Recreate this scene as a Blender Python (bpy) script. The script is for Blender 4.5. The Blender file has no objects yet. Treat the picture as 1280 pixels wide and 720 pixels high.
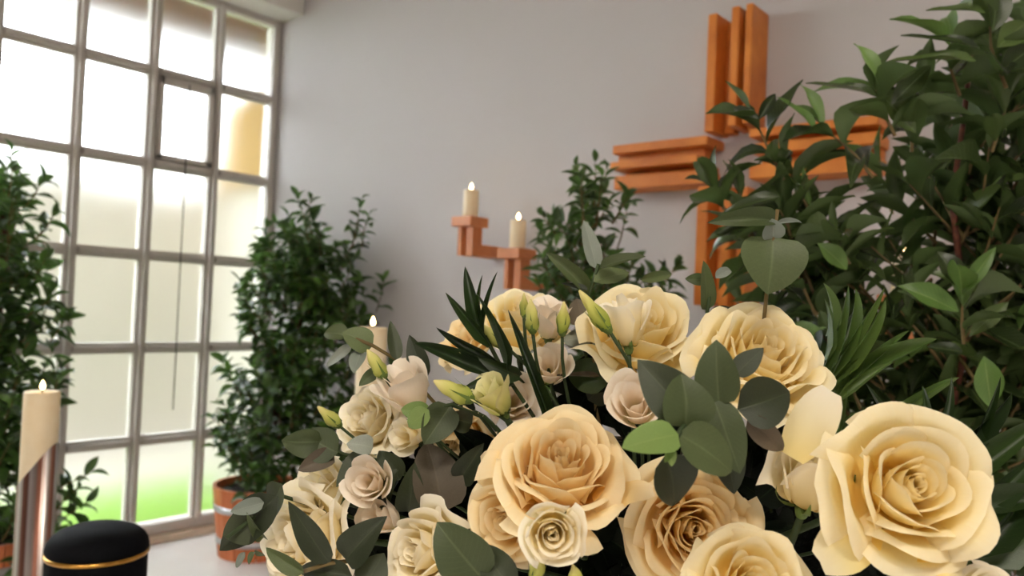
import bpy, math, random
from math import sin, cos, pi, radians, sqrt
from mathutils import Vector, Matrix, Quaternion

# ------------------------------------------------------------------ camera
sc = bpy.context.scene
COL = sc.collection
FPX = 1000.0
CAM = Vector((4.2666, -2.8153, 1.37))
PITCH, ROLL, YAW = 0.0223, 0.0426, 0.6930
FW = Vector((-sin(YAW) * cos(PITCH), cos(YAW) * cos(PITCH), sin(PITCH)))
R0 = Vector((cos(YAW), sin(YAW), 0))
U0 = R0.cross(FW)
RT = R0 * cos(ROLL) + U0 * sin(ROLL)
UP = U0 * cos(ROLL) - R0 * sin(ROLL)
cd = bpy.data.cameras.new('camera')
cam = bpy.data.objects.new('camera', cd)
COL.objects.link(cam)
cam.matrix_world = Matrix(((RT.x, UP.x, -FW.x, CAM.x), (RT.y, UP.y, -FW.y, CAM.y), (RT.z, UP.z, -FW.z, CAM.z), (0, 0, 0, 1)))
cd.sensor_width = 36
cd.lens = 36 * FPX / 1280
cd.clip_start = 0.02
cd.dof.use_dof = True
cd.dof.focus_distance = 0.62
cd.dof.aperture_fstop = 8.5
sc.camera = cam

# ------------------------------------------------------------------ sky, exposure
w = bpy.data.worlds.new('overcast_sky')
sc.world = w
w.use_nodes = True
bg = w.node_tree.nodes['Background']
bg.inputs[0].default_value = (0.92, 0.96, 1.0, 1)
bg.inputs[1].default_value = 9.0
sc.view_settings.view_transform = 'Standard'
sc.view_settings.look = 'None'
sc.view_settings.gamma = 1
sc.view_settings.exposure = 0.95
sc.view_settings.use_curve_mapping = False
sc.cycles.use_denoising = True
sc.cycles.max_bounces = 10
sc.cycles.diffuse_bounces = 5
sc.cycles.transmission_bounces = 8
sc.cycles.transparent_max_bounces = 8
sc.cycles.sample_clamp_indirect = 8
sc.cycles.blur_glossy = 0.5


def P(px, py, d):
    return CAM + (RT * ((px - 640) / FPX) + UP * ((360 - py) / FPX) + FW) * d


def DIR(ax, ay, az):
    return (RT * ax + UP * ay - FW * az).normalized()


# ------------------------------------------------------------------ object helpers
def mesh(name, v, f, uv=None, smooth=True):
    m = bpy.data.meshes.new(name)
    m.from_pydata([tuple(x) for x in v], [], f)
    if uv:
        l = m.uv_layers.new(name='UVMap')
        for lp in m.loops:
            l.data[lp.index].uv = uv[lp.vertex_index]
    if smooth:
        m.polygons.foreach_set('use_smooth', [True] * len(m.polygons))
    m.update()
    return m


def link(name, data, mat=None, parent=None):
    o = bpy.data.objects.new(name, data)
    COL.objects.link(o)
    if mat is not None and data is not None and not data.materials:
        data.materials.append(mat)
    o.parent = parent
    return o


def empty(name, M):
    o = bpy.data.objects.new(name, None)
    COL.objects.link(o)
    o.empty_display_size = 0.02
    o.matrix_basis = M if isinstance(M, Matrix) else Matrix.Translation(M)
    return o


def tag(o, label=None, cat=None, group=None, kind=None):
    if label: o['label'] = label
    if cat: o['category'] = cat
    if group: o['group'] = group
    if kind: o['kind'] = kind
    return o


def in_world(o, M=None):
    """child whose own coordinates are world coordinates (M), whatever its parent's matrix"""
    inv = o.parent.matrix_basis.inverted()
    if M is None:
        o.data.transform(inv)
    else:
        o.matrix_basis = inv @ M
    return o


class MB:
    def __init__(s):
        s.v, s.f, s.uv = [], [], []

    def add(s, v, f, uv=None):
        n = len(s.v)
        s.v += [Vector(x) for x in v]
        s.f += [tuple(i + n for i in q) for q in f]
        s.uv += uv if uv else [(0.5, 0.5)] * len(v)

    def box(s, a, b, bev=0.0):
        x0, y0, z0 = [min(p, q) for p, q in zip(a, b)]
        x1, y1, z1 = [max(p, q) for p, q in zip(a, b)]
        if bev <= 0:
            s.add([(x0, y0, z0), (x1, y0, z0), (x1, y1, z0), (x0, y1, z0), (x0, y0, z1), (x1, y0, z1), (x1, y1, z1), (x0, y1, z1)],
                  [(0, 3, 2, 1), (4, 5, 6, 7), (0, 1, 5, 4), (1, 2, 6, 5), (2, 3, 7, 6), (3, 0, 4, 7)])
            return
        import bmesh
        bm = bmesh.new()
        vs = [bm.verts.new(c) for c in [(x0, y0, z0), (x1, y0, z0), (x1, y1, z0), (x0, y1, z0), (x0, y0, z1), (x1, y0, z1), (x1, y1, z1), (x0, y1, z1)]]
        for q in [(0, 3, 2, 1), (4, 5, 6, 7), (0, 1, 5, 4), (1, 2, 6, 5), (2, 3, 7, 6), (3, 0, 4, 7)]:
            bm.faces.new([vs[i] for i in q])
        bmesh.ops.bevel(bm, geom=bm.edges[:], offset=bev, segments=1, affect='EDGES')
        bm.verts.index_update()
        s.add([v.co.copy() for v in bm.verts], [tuple(v.index for v in f.verts) for f in bm.faces])
        bm.free()

    def tube(s, pts, rad, n=6, cap=True):
        pts = [Vector(p) for p in pts]
        k = len(pts)
        rs = rad if isinstance(rad, (list, tuple)) else [rad] * k
        T0 = (pts[1] - pts[0]).normalized()
        a = T0.orthogonal().normalized()
        vs, fs, uv = [], [], []
        for i, p in enumerate(pts):
            t = (pts[min(i + 1, k - 1)] - pts[max(i - 1, 0)]).normalized()
            a = (a - t * a.dot(t)).normalized()
            b = t.cross(a)
            for j in range(n):
                th = 2 * pi * j / n
                vs.append(p + (a * cos(th) + b * sin(th)) * rs[i])
                uv.append((j / n, i / (k - 1)))
        for i in range(k - 1):
            for j in range(n):
                fs.append((i * n + j, i * n + (j + 1) % n, (i + 1) * n + (j + 1) % n, (i + 1) * n + j))
        if cap:
            fs.append(tuple(range(n - 1, -1, -1)))
            fs.append(tuple((k - 1) * n + j for j in range(n)))
        s.add(vs, fs, uv)

    def lathe(s, prof, n=32, c=(0, 0, 0)):
        vs, fs, uv = [], [], []
        k = len(prof)
        for i, (r, z) in enumerate(prof):
            for j in range(n):
                th = 2 * pi * j / n
                vs.append((c[0] + r * cos(th), c[1] + r * sin(th), c[2] + z))
                uv.append((j / n, i / (k - 1)))
        for i in range(k - 1):
            for j in range(n):
                fs.append((i * n + j, i * n + (j + 1) % n, (i + 1) * n + (j + 1) % n, (i + 1) * n + j))
        fs.append(tuple(range(n - 1, -1, -1)))
        fs.append(tuple((k - 1) * n + j for j in range(n)))
        s.add(vs, fs, uv)

    def build(s, name, mat, parent=None, smooth=False):
        return link(name, mesh(name, s.v, s.f, s.uv, smooth), mat, parent)


# ------------------------------------------------------------------ materials
class NT:
    def __init__(s, name):
        s.m = bpy.data.materials.new(name)
        s.m.use_nodes = True
        s.t = s.m.node_tree
        s.out = s.t.nodes['Material Output']
        s.p = s.t.nodes['Principled BSDF']

    def n(s, typ, **kw):
        o = s.t.nodes.new(typ)
        for k, v in kw.items():
            setattr(o, k, v)
        return o

    def l(s, a, b):
        s.t.links.new(a, b)

    def ramp(s, fac, stops):
        r = s.n('ShaderNodeValToRGB')
        e = r.color_ramp.elements
        while len(e) < len(stops): e.new(0.5)
        for el, (p, c) in zip(e, stops):
            el.position = p
            el.color = (*c, 1)
        s.l(fac, r.inputs[0])
        return r.outputs[0]

    def noise(s, scale, detail=3, vec=None, rough=0.5):
        o = s.n('ShaderNodeTexNoise')
        o.inputs['Scale'].default_value = scale
        o.inputs['Detail'].default_value = detail
        o.inputs['Roughness'].default_value = rough
        if vec: s.l(vec, o.inputs['Vector'])
        return o.outputs['Fac']

    def coord(s, which='Object', scale=None):
        c = s.n('ShaderNodeTexCoord').outputs[which]
        if scale:
            mp = s.n('ShaderNodeMapping')
            mp.inputs['Scale'].default_value = scale
            s.l(c, mp.inputs[0])
            c = mp.outputs[0]
        return c

    def math(s, op, a, b=None, c=None):
        o = s.n('ShaderNodeMath', operation=op)
        for i, x in enumerate((a, b, c)):
            if x is None: continue
            if isinstance(x, (int, float)): o.inputs[i].default_value = x
            else: s.l(x, o.inputs[i])
        return o.outputs[0]

    def mix(s, fac, a, b, mode='MIX'):
        o = s.n('ShaderNodeMix', data_type='RGBA', blend_type=mode)
        for i, x in ((0, fac), (6, a), (7, b)):
            if isinstance(x, (int, float)): o.inputs[i].default_value = x
            elif isinstance(x, tuple): o.inputs[i].default_value = (*x, 1)
            else: s.l(x, o.inputs[i])
        return o.outputs[2]

    def bump(s, h, strength=0.2, dist=0.01):
        b = s.n('ShaderNodeBump')
        b.inputs['Strength'].default_value = strength
        b.inputs['Distance'].default_value = dist
        s.l(h, b.inputs['Height'])
        s.l(b.outputs[0], s.p.inputs['Normal'])

    def set(s, col=None, rough=None, metal=None, spec=None, sheen=None):
        if col is not None:
            if isinstance(col, tuple): s.p.inputs['Base Color'].default_value = (*col, 1)
            else: s.l(col, s.p.inputs['Base Color'])
        if rough is not None: s.p.inputs['Roughness'].default_value = rough
        if metal is not None: s.p.inputs['Metallic'].default_value = metal
        if spec is not None: s.p.inputs['Specular IOR Level'].default_value = spec
        return s

    def translucent(s, col, fac):
        tr = s.n('ShaderNodeBsdfTranslucent')
        if isinstance(col, tuple): tr.inputs[0].default_value = (*col, 1)
        else: s.l(col, tr.inputs[0])
        mx = s.n('ShaderNodeMixShader')
        mx.inputs[0].default_value = fac
        s.l(s.p.outputs[0], mx.inputs[1])
        s.l(tr.outputs[0], mx.inputs[2])
        s.l(mx.outputs[0], s.out.inputs[0])


def srgb(r, g, b):
    f = lambda c: (c / 255 / 12.92) if c <= 10 else ((c / 255 + 0.055) / 1.055) ** 2.4
    return (f(r), f(g), f(b))


def m_plaster(name, col, amp=0.06, rough=0.9):
    t = NT(name)
    c2 = tuple(x * (1 - amp) for x in col)
    t.set(t.ramp(t.noise(1.6, 5, t.coord()), [(0.3, c2), (0.7, col)]), rough)
    t.bump(t.noise(220, 3, t.coord()), 0.12, 0.003)
    return t.m


def m_plain(name, col, rough=0.5, metal=0.0, amp=0.1, scale=20):
    t = NT(name)
    c2 = tuple(x * (1 - amp) for x in col)
    t.set(t.ramp(t.noise(scale, 3, t.coord()), [(0.35, c2), (0.65, col)]), rough, metal)
    return t.m


def m_wood(name, c0, c1, scale):
    t = NT(name)
    v = t.coord('Object', scale)
    oi = t.n('ShaderNodeObjectInfo')
    vm = t.n('ShaderNodeVectorMath', operation='ADD')
    t.l(v, vm.inputs[0])
    t.l(oi.outputs['Random'], vm.inputs[1])
    c = t.ramp(t.noise(1.0, 5, vm.outputs[0], 0.6), [(0.3, c0), (0.7, c1)])
    t.set(c, 0.45)
    t.bump(t.noise(3.0, 3, vm.outputs[0]), 0.08, 0.002)
    return t.m


def m_leaf(name, dark, light, vein, rough=0.35, trans=0.25, bright=0.8, under=None, vs=1.0):
    t = NT(name)
    uv = t.n('ShaderNodeSeparateXYZ')
    t.l(t.coord('UV'), uv.inputs[0])
    oi = t.n('ShaderNodeObjectInfo')
    g = t.n('ShaderNodeNewGeometry')
    rnd = t.math('FRACT', t.math('ADD', oi.outputs['Random'], g.outputs['Random Per Island']))
    c = t.ramp(rnd, [(0.0, dark), (bright, tuple((a + b) / 2 for a, b in zip(dark, light))), (1.0, light)])
    c = t.mix(t.math('MULTIPLY', t.noise(30, 3, t.coord()), 0.5), c, tuple(x * 0.55 for x in dark))
    d = t.math('ABSOLUTE', t.math('SUBTRACT', uv.outputs[0], 0.5))
    mid = t.ramp(d, [(0.0, (1, 1, 1)), (0.035, (0, 0, 0))])
    side = t.math('SINE', t.math('MULTIPLY', t.math('SUBTRACT', uv.outputs[1], t.math('MULTIPLY', d, 0.55)), 75))
    sv = t.math('MULTIPLY', t.math('GREATER_THAN', side, 0.93), 0.12 * vs)
    c = t.mix(sv, c, vein)
    c = t.mix(t.math('MULTIPLY', mid, 0.55 * vs), c, vein)
    if under:
        c = t.mix(t.math('MULTIPLY', g.outputs['Backfacing'], 0.75), c, under)
    t.set(c, rough)
    t.bump(t.math('ADD', t.math('MULTIPLY', mid, -1.0), t.noise(60, 2, t.coord())), 0.25, 0.001)
    t.translucent(t.mix(0.5, c, tuple(min(1, x * 1.6) for x in light)), trans)
    return t.m


def m_petal(name, base, mid, rim, trans=0.3):
    t = NT(name)
    uv = t.n('ShaderNodeSeparateXYZ')
    t.l(t.coord('UV'), uv.inputs[0])
    c = t.ramp(uv.outputs[1], [(0.1, base), (0.6, mid), (0.98, rim)])
    oi = t.n('ShaderNodeObjectInfo')
    c = t.mix(t.math('MULTIPLY', oi.outputs['Random'], 0.22), c, rim)
    st = t.noise(1.0, 4, t.coord('UV', (46, 3.0, 1)))
    c = t.mix(t.math('MULTIPLY', st, 0.18), c, base)
    t.set(c, 0.55, spec=0.25)
    t.bump(st, 0.22, 0.0012)
    t.translucent(c, trans)
    return t.m


def m_emit(name, col, s):
    t = NT(name)
    e = t.n('ShaderNodeEmission')
    e.inputs[0].default_value = (*col, 1)
    e.inputs[1].default_value = s
    t.l(e.outputs[0], t.out.inputs[0])
    return t.m


M = {}
M['wall'] = m_plaster('wall_plaster', srgb(196, 191, 191), 0.03)
M['ceiling'] = m_plaster('ceiling_plaster', srgb(228, 224, 218))
M['frame'] = m_plain('window_paint', srgb(196, 189, 182), 0.55, 0, 0.05)
M['sill'] = m_plain('sill_stone', srgb(214, 200, 180), 0.5)
M['wood'] = m_wood('cross_wood', srgb(190, 102, 34), srgb(228, 142, 58), (5, 5, 5))
M['sconce_wood'] = m_wood('sconce_wood', srgb(182, 106, 60), srgb(212, 138, 86), (8, 8, 8))
M['wax'] = None
t = NT('candle_wax')
t.set(t.ramp(t.noise(25, 2, t.coord()), [(0.3, srgb(244, 228, 192)), (0.7, srgb(250, 238, 210))]), 0.45)
t.translucent(srgb(245, 215, 160), 0.2)
M['wax'] = t.m
M['wick'] = m_plain('wick', (0.02, 0.015, 0.012), 0.9)
M['flame'] = m_emit('flame', (1.0, 0.66, 0.28), 14)
M['steel'] = m_plain('brushed_steel', srgb(178, 170, 166), 0.28, 1.0, 0.15, 60)
M['bronze'] = m_plain('bronze', srgb(150, 96, 70), 0.3, 1.0, 0.2, 60)
M['urn'] = m_plain('urn_black', (0.0035, 0.004, 0.0055), 0.75, 0, 0.2, 90)
M['urn'].node_tree.nodes['Principled BSDF'].inputs['Specular IOR Level'].default_value = 0.08
M['gold'] = m_plain('gold', srgb(212, 160, 80), 0.25, 1.0, 0.25, 120)
M['tub'] = m_wood('tub_wood', srgb(184, 96, 52), srgb(216, 128, 78), (30, 30, 3))
M['band'] = m_plain('tub_band', srgb(190, 188, 190), 0.35, 0.6)
M['soil'] = m_plain('soil', (0.02, 0.014, 0.01), 1.0, 0, 0.6, 60)
M['bark'] = m_plain('bark', srgb(96, 64, 44), 0.9, 0, 0.5, 40)
M['bark_red'] = m_plain('bark_red', srgb(112, 58, 38), 0.8, 0, 0.6, 70)
M['twig'] = m_plain('twig', srgb(110, 92, 52), 0.8, 0, 0.3, 50)
M['stem'] = m_plain('flower_stem', srgb(48, 66, 28), 0.7, 0, 0.3, 50)
M['laurel'] = m_leaf('laurel_leaf', srgb(22, 34, 19), srgb(92, 114, 58), srgb(120, 140, 90), 0.27, 0.2, 0.7, srgb(84, 104, 62))
M['laurel_far'] = m_leaf('laurel_leaf_far', srgb(18, 36, 17), srgb(96, 136, 58), srgb(110, 130, 80), 0.33, 0.25, 0.75, srgb(70, 96, 52))
M['laurel_young'] = m_leaf('laurel_leaf_young', srgb(88, 122, 56), srgb(126, 158, 84), srgb(160, 180, 110), 0.35, 0.3)
M['euc'] = m_leaf('eucalyptus_leaf', srgb(58, 70, 40), srgb(100, 114, 70), srgb(140, 152, 110), 0.5, 0.18, vs=0.35)
M['euc_dark'] = m_leaf('eucalyptus_leaf_dark', srgb(37, 46, 26), srgb(60, 70, 40), srgb(96, 106, 72), 0.5, 0.12, vs=0.35)
M['euc_grey'] = m_leaf('eucalyptus_leaf_grey', srgb(116, 126, 116), srgb(164, 170, 158), srgb(176, 180, 168), 0.55, 0.12, vs=0.35)
M['euc_brown'] = m_leaf('eucalyptus_leaf_brown', srgb(78, 70, 56), srgb(104, 92, 76), srgb(120, 108, 88), 0.6, 0.1, vs=0.35)
M['euc_light'] = m_leaf('eucalyptus_leaf_light', srgb(110, 138, 70), srgb(142, 166, 98), srgb(168, 184, 120), 0.45, 0.3, vs=0.35)
M['filler'] = m_leaf('shade_filler_leaf', srgb(6, 11, 6), srgb(17, 26, 13), srgb(34, 46, 28), 0.5, 0.05)  # near-black: these added leaves carry the shade of the gaps in their colour
M['filler'].node_tree.nodes['Principled BSDF'].inputs['Specular IOR Level'].default_value = 0.08
M['blade'] = m_leaf('palm_blade', srgb(24, 40, 16), srgb(56, 78, 34), srgb(60, 86, 42), 0.35, 0.2)
M['blade_light'] = m_leaf('palm_blade_light', srgb(64, 88, 38), srgb(108, 132, 66), srgb(104, 134, 70), 0.4, 0.3)
M['rose'] = m_petal('rose_petal_cream', srgb(251, 214, 96), srgb(254, 238, 172), srgb(255, 247, 218), 0.42)
M['rose_warm'] = m_petal('rose_petal_peach', srgb(251, 206, 104), srgb(253, 228, 166), srgb(254, 241, 206), 0.42)
M['rose_pale'] = m_petal('rose_petal_ivory', srgb(246, 224, 136), srgb(253, 242, 204), srgb(255, 249, 234), 0.42)
M['lis'] = m_petal('lisianthus_petal_blush', srgb(224, 212, 136), srgb(252, 236, 218), srgb(253, 244, 234), 0.3)
M['lis_green'] = m_petal('lisianthus_petal_green', srgb(176, 190, 84), srgb(226, 222, 140), srgb(246, 238, 190), 0.3)
M['bud'] = m_petal('bud_petal', srgb(150, 168, 62), srgb(206, 206, 110), srgb(240, 226, 160), 0.25)
M['calyx'] = m_plain('calyx', srgb(98, 122, 52), 0.6, 0, 0.3, 80)
t = NT('black_foil')
t.set((0.0015, 0.002, 0.0015), 0.35, spec=0.03)
t.bump(t.noise(45, 4, t.coord()), 0.9, 0.02)
M['foam'] = t.m
M['bowl'] = m_plain('bowl_black', (0.01, 0.01, 0.011), 0.4)
M['stand'] = m_plain('stand_dark', (0.03, 0.028, 0.026), 0.6)

t = NT('floor_tile')
t.set(t.ramp(t.noise(2.0, 5, t.coord()), [(0.3, srgb(222, 216, 214)), (0.7, srgb(238, 233, 231))]), 0.28)
M['floor'] = t.m
# frosted glass: rough dielectric pane
t = NT('frosted_glass')
g_ = t.n('ShaderNodeBsdfGlass', distribution='BECKMANN')
g_.inputs['Color'].default_value = (0.97, 0.985, 0.98, 1)
g_.inputs['Roughness'].default_value = 0.36
g_.inputs['IOR'].default_value = 1.42
t.l(g_.outputs[0], t.out.inputs[0])
M['glass'] = t.m
M['lawn'] = m_plain('lawn', srgb(104, 142, 40), 1.0, 0, 0.25, 3)
M['garden_wall'] = m_plaster('garden_wall', srgb(164, 157, 145), 0.08)
M['path'] = m_plaster('pale_paving', srgb(176, 170, 160), 0.08)
M['yellow_wall'] = m_plaster('yellow_render', srgb(138, 108, 50), 0.08)
M['soffit'] = m_plain('brown_soffit', srgb(96, 46, 34), 0.8)
M['roof'] = m_plain('roof_tile', srgb(120, 84, 70), 0.8)
M['lamp'] = m_emit('lamp_diffuser', (1.0, 0.91, 0.78), 34)

# ------------------------------------------------------------------ the room
H = 3.6
XR, YF = 8.2, -6.6


def struct(name, boxes, mat, bev=0):
    b = MB()
    for a, c in boxes: b.box(a, c, bev)
    return tag(b.build(name, mat), kind='structure')


struct('floor', [((-0.1, YF - 0.2, -0.2), (XR + 0.2, 0.2, 0))], M['floor'])
struct('ceiling', [((-0.1, YF - 0.2, H), (XR + 0.2, 0.2, H + 0.2))], M['ceiling'])
struct('wall_back', [((-0.1, 0, 0), (XR + 0.2, 0.2, H))], M['wall'])
struct('wall_right', [((XR, YF, 0), (XR + 0.2, 0, H))], M['wall'])
struct('wall_front', [((-0.1, YF - 0.2, 0), (XR + 0.2, YF, H))], M['wall'])
PY = 0.3756
YE = [-0.030, -0.400] + [-0.400 - PY * k for k in range(1, 9)]      # column lines
ZE = [0.075, 0.56, 1.06, 1.56, 2.06, 2.56, 3.045]                   # row lines
YL = YE[-1]
struct('wall_left', [((-0.1, YF, 0), (0, YL - 0.04, H)), ((-0.1, YL - 0.04, 0), (0, 0, ZE[0] - 0.035)),
                     ((-0.1, YL - 0.04, ZE[-1] + 0.03), (0, 0, H)), ((-0.1, -0.012, ZE[0] - 0.035), (0, 0, ZE[-1] + 0.03))], M['wall'])
struct('trim_1', [((0, YF, 3.05), (0.223, 0, H))], M['ceiling'], 0.004)
struct('baseboard_left', [((0, YF, 0), (0.045, -0.0, 0.04))], M['sill'], 0.004)

win = tag(empty('window_1', Vector((0, -1.7, 0.05))), kind='structure')


def bar(name, a, b, ridge_axis):
    m = MB()
    m.box(a, b, 0.003)
    if ridge_axis is not None:
        c, e = list(a), list(b)
        k = ridge_axis
        mid = (c[k] + e[k]) / 2
        c[k], e[k] = mid - 0.012, mid + 0.012
        c[0], e[0] = b[0] - 0.002, b[0] + 0.024
        m.box(c, e, 0.003)
    return in_world(m.build(name, M['frame'], win))


for i, y in enumerate(YE):
    hw = 0.03
    if i in (0, len(YE) - 1):
        bar('jamb', (-0.08, y - 0.022, ZE[0] - 0.03), (0.012, y + 0.016, ZE[-1] + 0.025), None)
    else:
        bar('mullion', (-0.05, y - hw, ZE[0]), (0.0, y + hw, ZE[-1]), 1)
for k, z in enumerate(ZE):
    if k in (0, len(ZE) - 1):
        bar('head_rail' if k else 'bottom_rail', (-0.08, YL, z - 0.033), (0.014, YE[0], z + 0.024), None)
    else:
        for i in range(len(YE) - 1):
            bar('transom', (-0.05, YE[i + 1] + 0.03, z - 0.028), (-0.001, YE[i] - 0.03, z + 0.028), 2)
for i in range(len(YE) - 1):
    for k in range(len(ZE) - 1):
        m = MB()
        y0, y1, z0, z1 = YE[i + 1] + 0.026, YE[i] - 0.026, ZE[k] + 0.024, ZE[k + 1] - 0.024
        m.box((-0.034, y0, z0), (-0.028, y1, z1))
        in_world(m.build('pane', M['glass'], win))
        if i == 1 and k == 4:
            s = MB()
            for a, b in (((y0, z0), (y0 + 0.03, z1)), ((y1 - 0.034, z0), (y1, z1)), ((y0, z0), (y1, z0 + 0.03)), ((y0, z1 - 0.04), (y1, z1))):
                s.box((-0.026, a[0], a[1]), (0.022, b[0], b[1]), 0.004)
            sash = in_world(s.build('opening_sash', M['frame'], win))
            s = MB()
            s.box((0.02, (y0 + y1) / 2 - 0.03, z1 - 0.03), (0.05, (y0 + y1) / 2 + 0.015, z1 - 0.005), 0.004)
            in_world(s.build('latch', M['steel'], sash))
            yc, zc = (y0 + y1) / 2 - 0.005, z1
s = MB()
s.tube([(0.04, yc, zc - 0.02), (0.041, yc - 0.002, 1.6), (0.04, yc, 0.72)], 0.0034, 5)
in_world(s.build('pull_cord', M['wick'], win, True))

# ------------------------------------------------------------------ outdoors
struct('ground_outside', [((-40, -30, -0.45), (-0.1, 30, -0.05))], M['lawn'])
b = MB()
b.box((-2.6, -16, -0.05), (-2.4, 22, 2.35))
b.box((-2.66, -16, 2.35), (-2.34, 22, 2.42))
tag(b.build('garden_wall', M['garden_wall']), 'pale plastered garden wall beyond the lawn outside the frosted window', 'wall')
b = MB()
b.box((-2.4, -16, -0.2), (-1.5, 22, -0.03))
tag(b.build('garden_path', M['path']), 'pale paved path between the lawn and garden wall outside', 'path')
hs = tag(empty('building_wing', Vector((-0.8, 1.6, -0.05))), 'yellow rendered building wing outside the frosted window', 'building')
b = MB()
b.box((-1.25, 0.24, 2.12), (-0.1, 3.0, 2.80))
b.box((-0.55, 0.24, 2.80), (-0.1, 3.0, 3.16))
in_world(b.build('wall', M['yellow_wall'], hs))
b = MB()
b.box((-1.0, 0.30, -0.05), (-0.1, 3.0, 2.12))
in_world(b.build('plinth', M['garden_wall'], hs))
b = MB()
b.box((-1.7, -1.9, 3.18), (-0.1, 3.2, 3.40))
tag(b.build('roof_eave', M['soffit']), 'brown boarded roof eave just outside the top of the window', 'eave')

# ------------------------------------------------------------------ wall cross
CX, CZ = 3.011, 0.567 + 1.37
cr = tag(empty('wall_cross', Vector((CX, 0, CZ))), 'large orange-brown wooden cross of proud and recessed boards on the wall', 'cross')
GAP, LEN, HW = 0.088, 0.43, 0.0875


def board(a0, a1, w0, w1, d, arm):
    """a along the arm from the centre, w across it, d = proud of the wall"""
    m = MB()
    if arm == 'up': m.box((w0, -d, a0), (w1, 0.0, a1), 0.003)
    if arm == 'down': m.box((w0, -d, -a1), (w1, 0.0, -a0), 0.003)
    if arm == 'left': m.box((-a1, -d, w0), (-a0, 0.0, w1), 0.003)
    if arm == 'right': m.box((a0, -d, w0), (a1, 0.0, w1), 0.003)
    return m.build('board', M['wood'], cr)


for arm, sp in (
    ('up', [(-0.0875, -0.052, 0.135, 0.10, 0.535), (-0.052, -0.012, 0.045, 0.105, 0.525), (0.008, 0.038, 0.145, 0.108, 0.54), (0.038, 0.062, 0.045, 0.112, 0.53), (0.062, 0.0875, 0.145, 0.112, 0.54)]),
    ('down', [(-0.105, -0.062, 0.135, 0.10, 0.535), (-0.062, -0.02, 0.045, 0.105, 0.525), (-0.005, 0.03, 0.145, 0.108, 0.54), (0.03, 0.055, 0.045, 0.112, 0.53), (0.055, 0.09, 0.14, 0.112, 0.54)]),
    ('left', [(0.05, 0.085, 0.145, 0.068, 0.475), (0.018, 0.05, 0.10, 0.10, 0.475), (-0.012, 0.018, 0.15, 0.105, 0.48), (-0.034, -0.012, 0.05, 0.085, 0.47), (-0.088, -0.034, 0.125, 0.08, 0.475)]),
    ('right', [(0.06, 0.09, 0.145, 0.09, 0.52), (0.038, 0.06, 0.05, 0.10, 0.51), (0.0, 0.038, 0.14, 0.10, 0.515), (-0.034, 0.0, 0.05, 0.10, 0.505), (-0.085, -0.034, 0.135, 0.09, 0.51)])):
    for w0, w1, d, a0, a1 in sp: board(a0, a1, w0, w1, d, arm)


# ------------------------------------------------------------------ sconces and candles
def flame_mesh(h, r):
    m = MB()
    m.lathe([(r * 0.25, 0), (r * 0.8, h * 0.15), (r, h * 0.32), (r * 0.8, h * 0.55), (r * 0.4, h * 0.8), (r * 0.06, h)], 10)
    return mesh('flame', m.v, m.f, m.uv)


FL = flame_mesh(0.03, 0.008)


def candle(loc, r, h, label, group, fs=1.0, name='pillar_candle'):
    c = tag(empty(name, Vector(loc)), label, 'candle', group)
    m = MB()
    m.lathe([(r * 0.97, 0), (r, 0.004), (r, h - 0.004), (r * 0.95, h), (r * 0.7, h - 0.003), (r * 0.12, h - 0.006)], 28)
    m.build('wax_body', M['wax'], c, True)
    m = MB()
    m.tube([(0, 0, h - 0.008), (0.001, 0, h + 0.008)], 0.0015, 5)
    wk = m.build('wick', M['wick'], c, True)
    f = link('flame', FL, M['flame'], wk)
    f.location = (0, 0, h + 0.004)
    f.scale = (fs, fs, fs)
    return c


def sconce(x, z, label, group, clabel):
    """z = underside of the bracket"""
    s = tag(empty('candle_sconce', Vector((x, 0, z))), label, 'sconce', group)
    for dx in (-0.042, 0.012):
        b = MB()
        w0, w1 = dx, dx + (0.02 if dx < 0 else 0.036)
        # L-shaped board: arm to the wall plus upright
        y0 = -0.225
        prof = [(0.0, 0.0), (y0 + 0.062, 0.0), (y0, 0.0), (y0, 0.128), (y0 + 0.062, 0.128), (y0 + 0.062, 0.052), (0.0, 0.052)]
        n = len(prof)
        v = [(w0, p[0], p[1]) for p in prof] + [(w1, p[0], p[1]) for p in prof]
        f = [(1, 2, 3, 4, 5), (0, 1, 5, 6), (12, 11, 10, 9, 8), (13, 12, 8, 7)] + [(i, i + n, (i + 1) % n + n, (i + 1) % n) for i in range(n)]
        b.add(v, f)
        b.build('bracket_board', M['sconce_wood'], s)
    b = MB()
    b.box((-0.06, -0.255, 0.128), (0.06, -0.135, 0.172), 0.003)
    b.build('shelf', M['sconce_wood'], s)
    b = MB()
    b.box((-0.05, -0.012, -0.004), (0.056, 0.0, 0.056), 0.002)
    b.build('wall_plate', M['band'], s)
    candle((x, -0.195, z + 0.172), 0.034, 0.122, clabel, 'wall candles', 0.95)


SG = 'wooden wall sconces'
sconce(1.79 + 0.04, 1.37 + 0.215, 'wooden candle sconce set highest and closest to the window corner', SG, 'lit cream candle on the highest sconce near the window corner')
sconce(2.07 + 0.04, 1.37 + 0.07, 'wooden candle sconce lower, between highest sconce and small shrub', SG, 'lit cream candle on the lower sconce beside the small shrub')
sconce(3.63, 1.37 - 0.09, 'wooden candle sconce close beside the cross, mostly behind the large laurel', SG, 'lit candle behind large laurel on the sconce close to the cross')
sconce(3.90, 1.37 + 0.07, 'wooden candle sconce farther from the cross, hidden behind the laurel trunk', SG, 'candle on the sconce hidden behind the laurel trunk')


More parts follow.
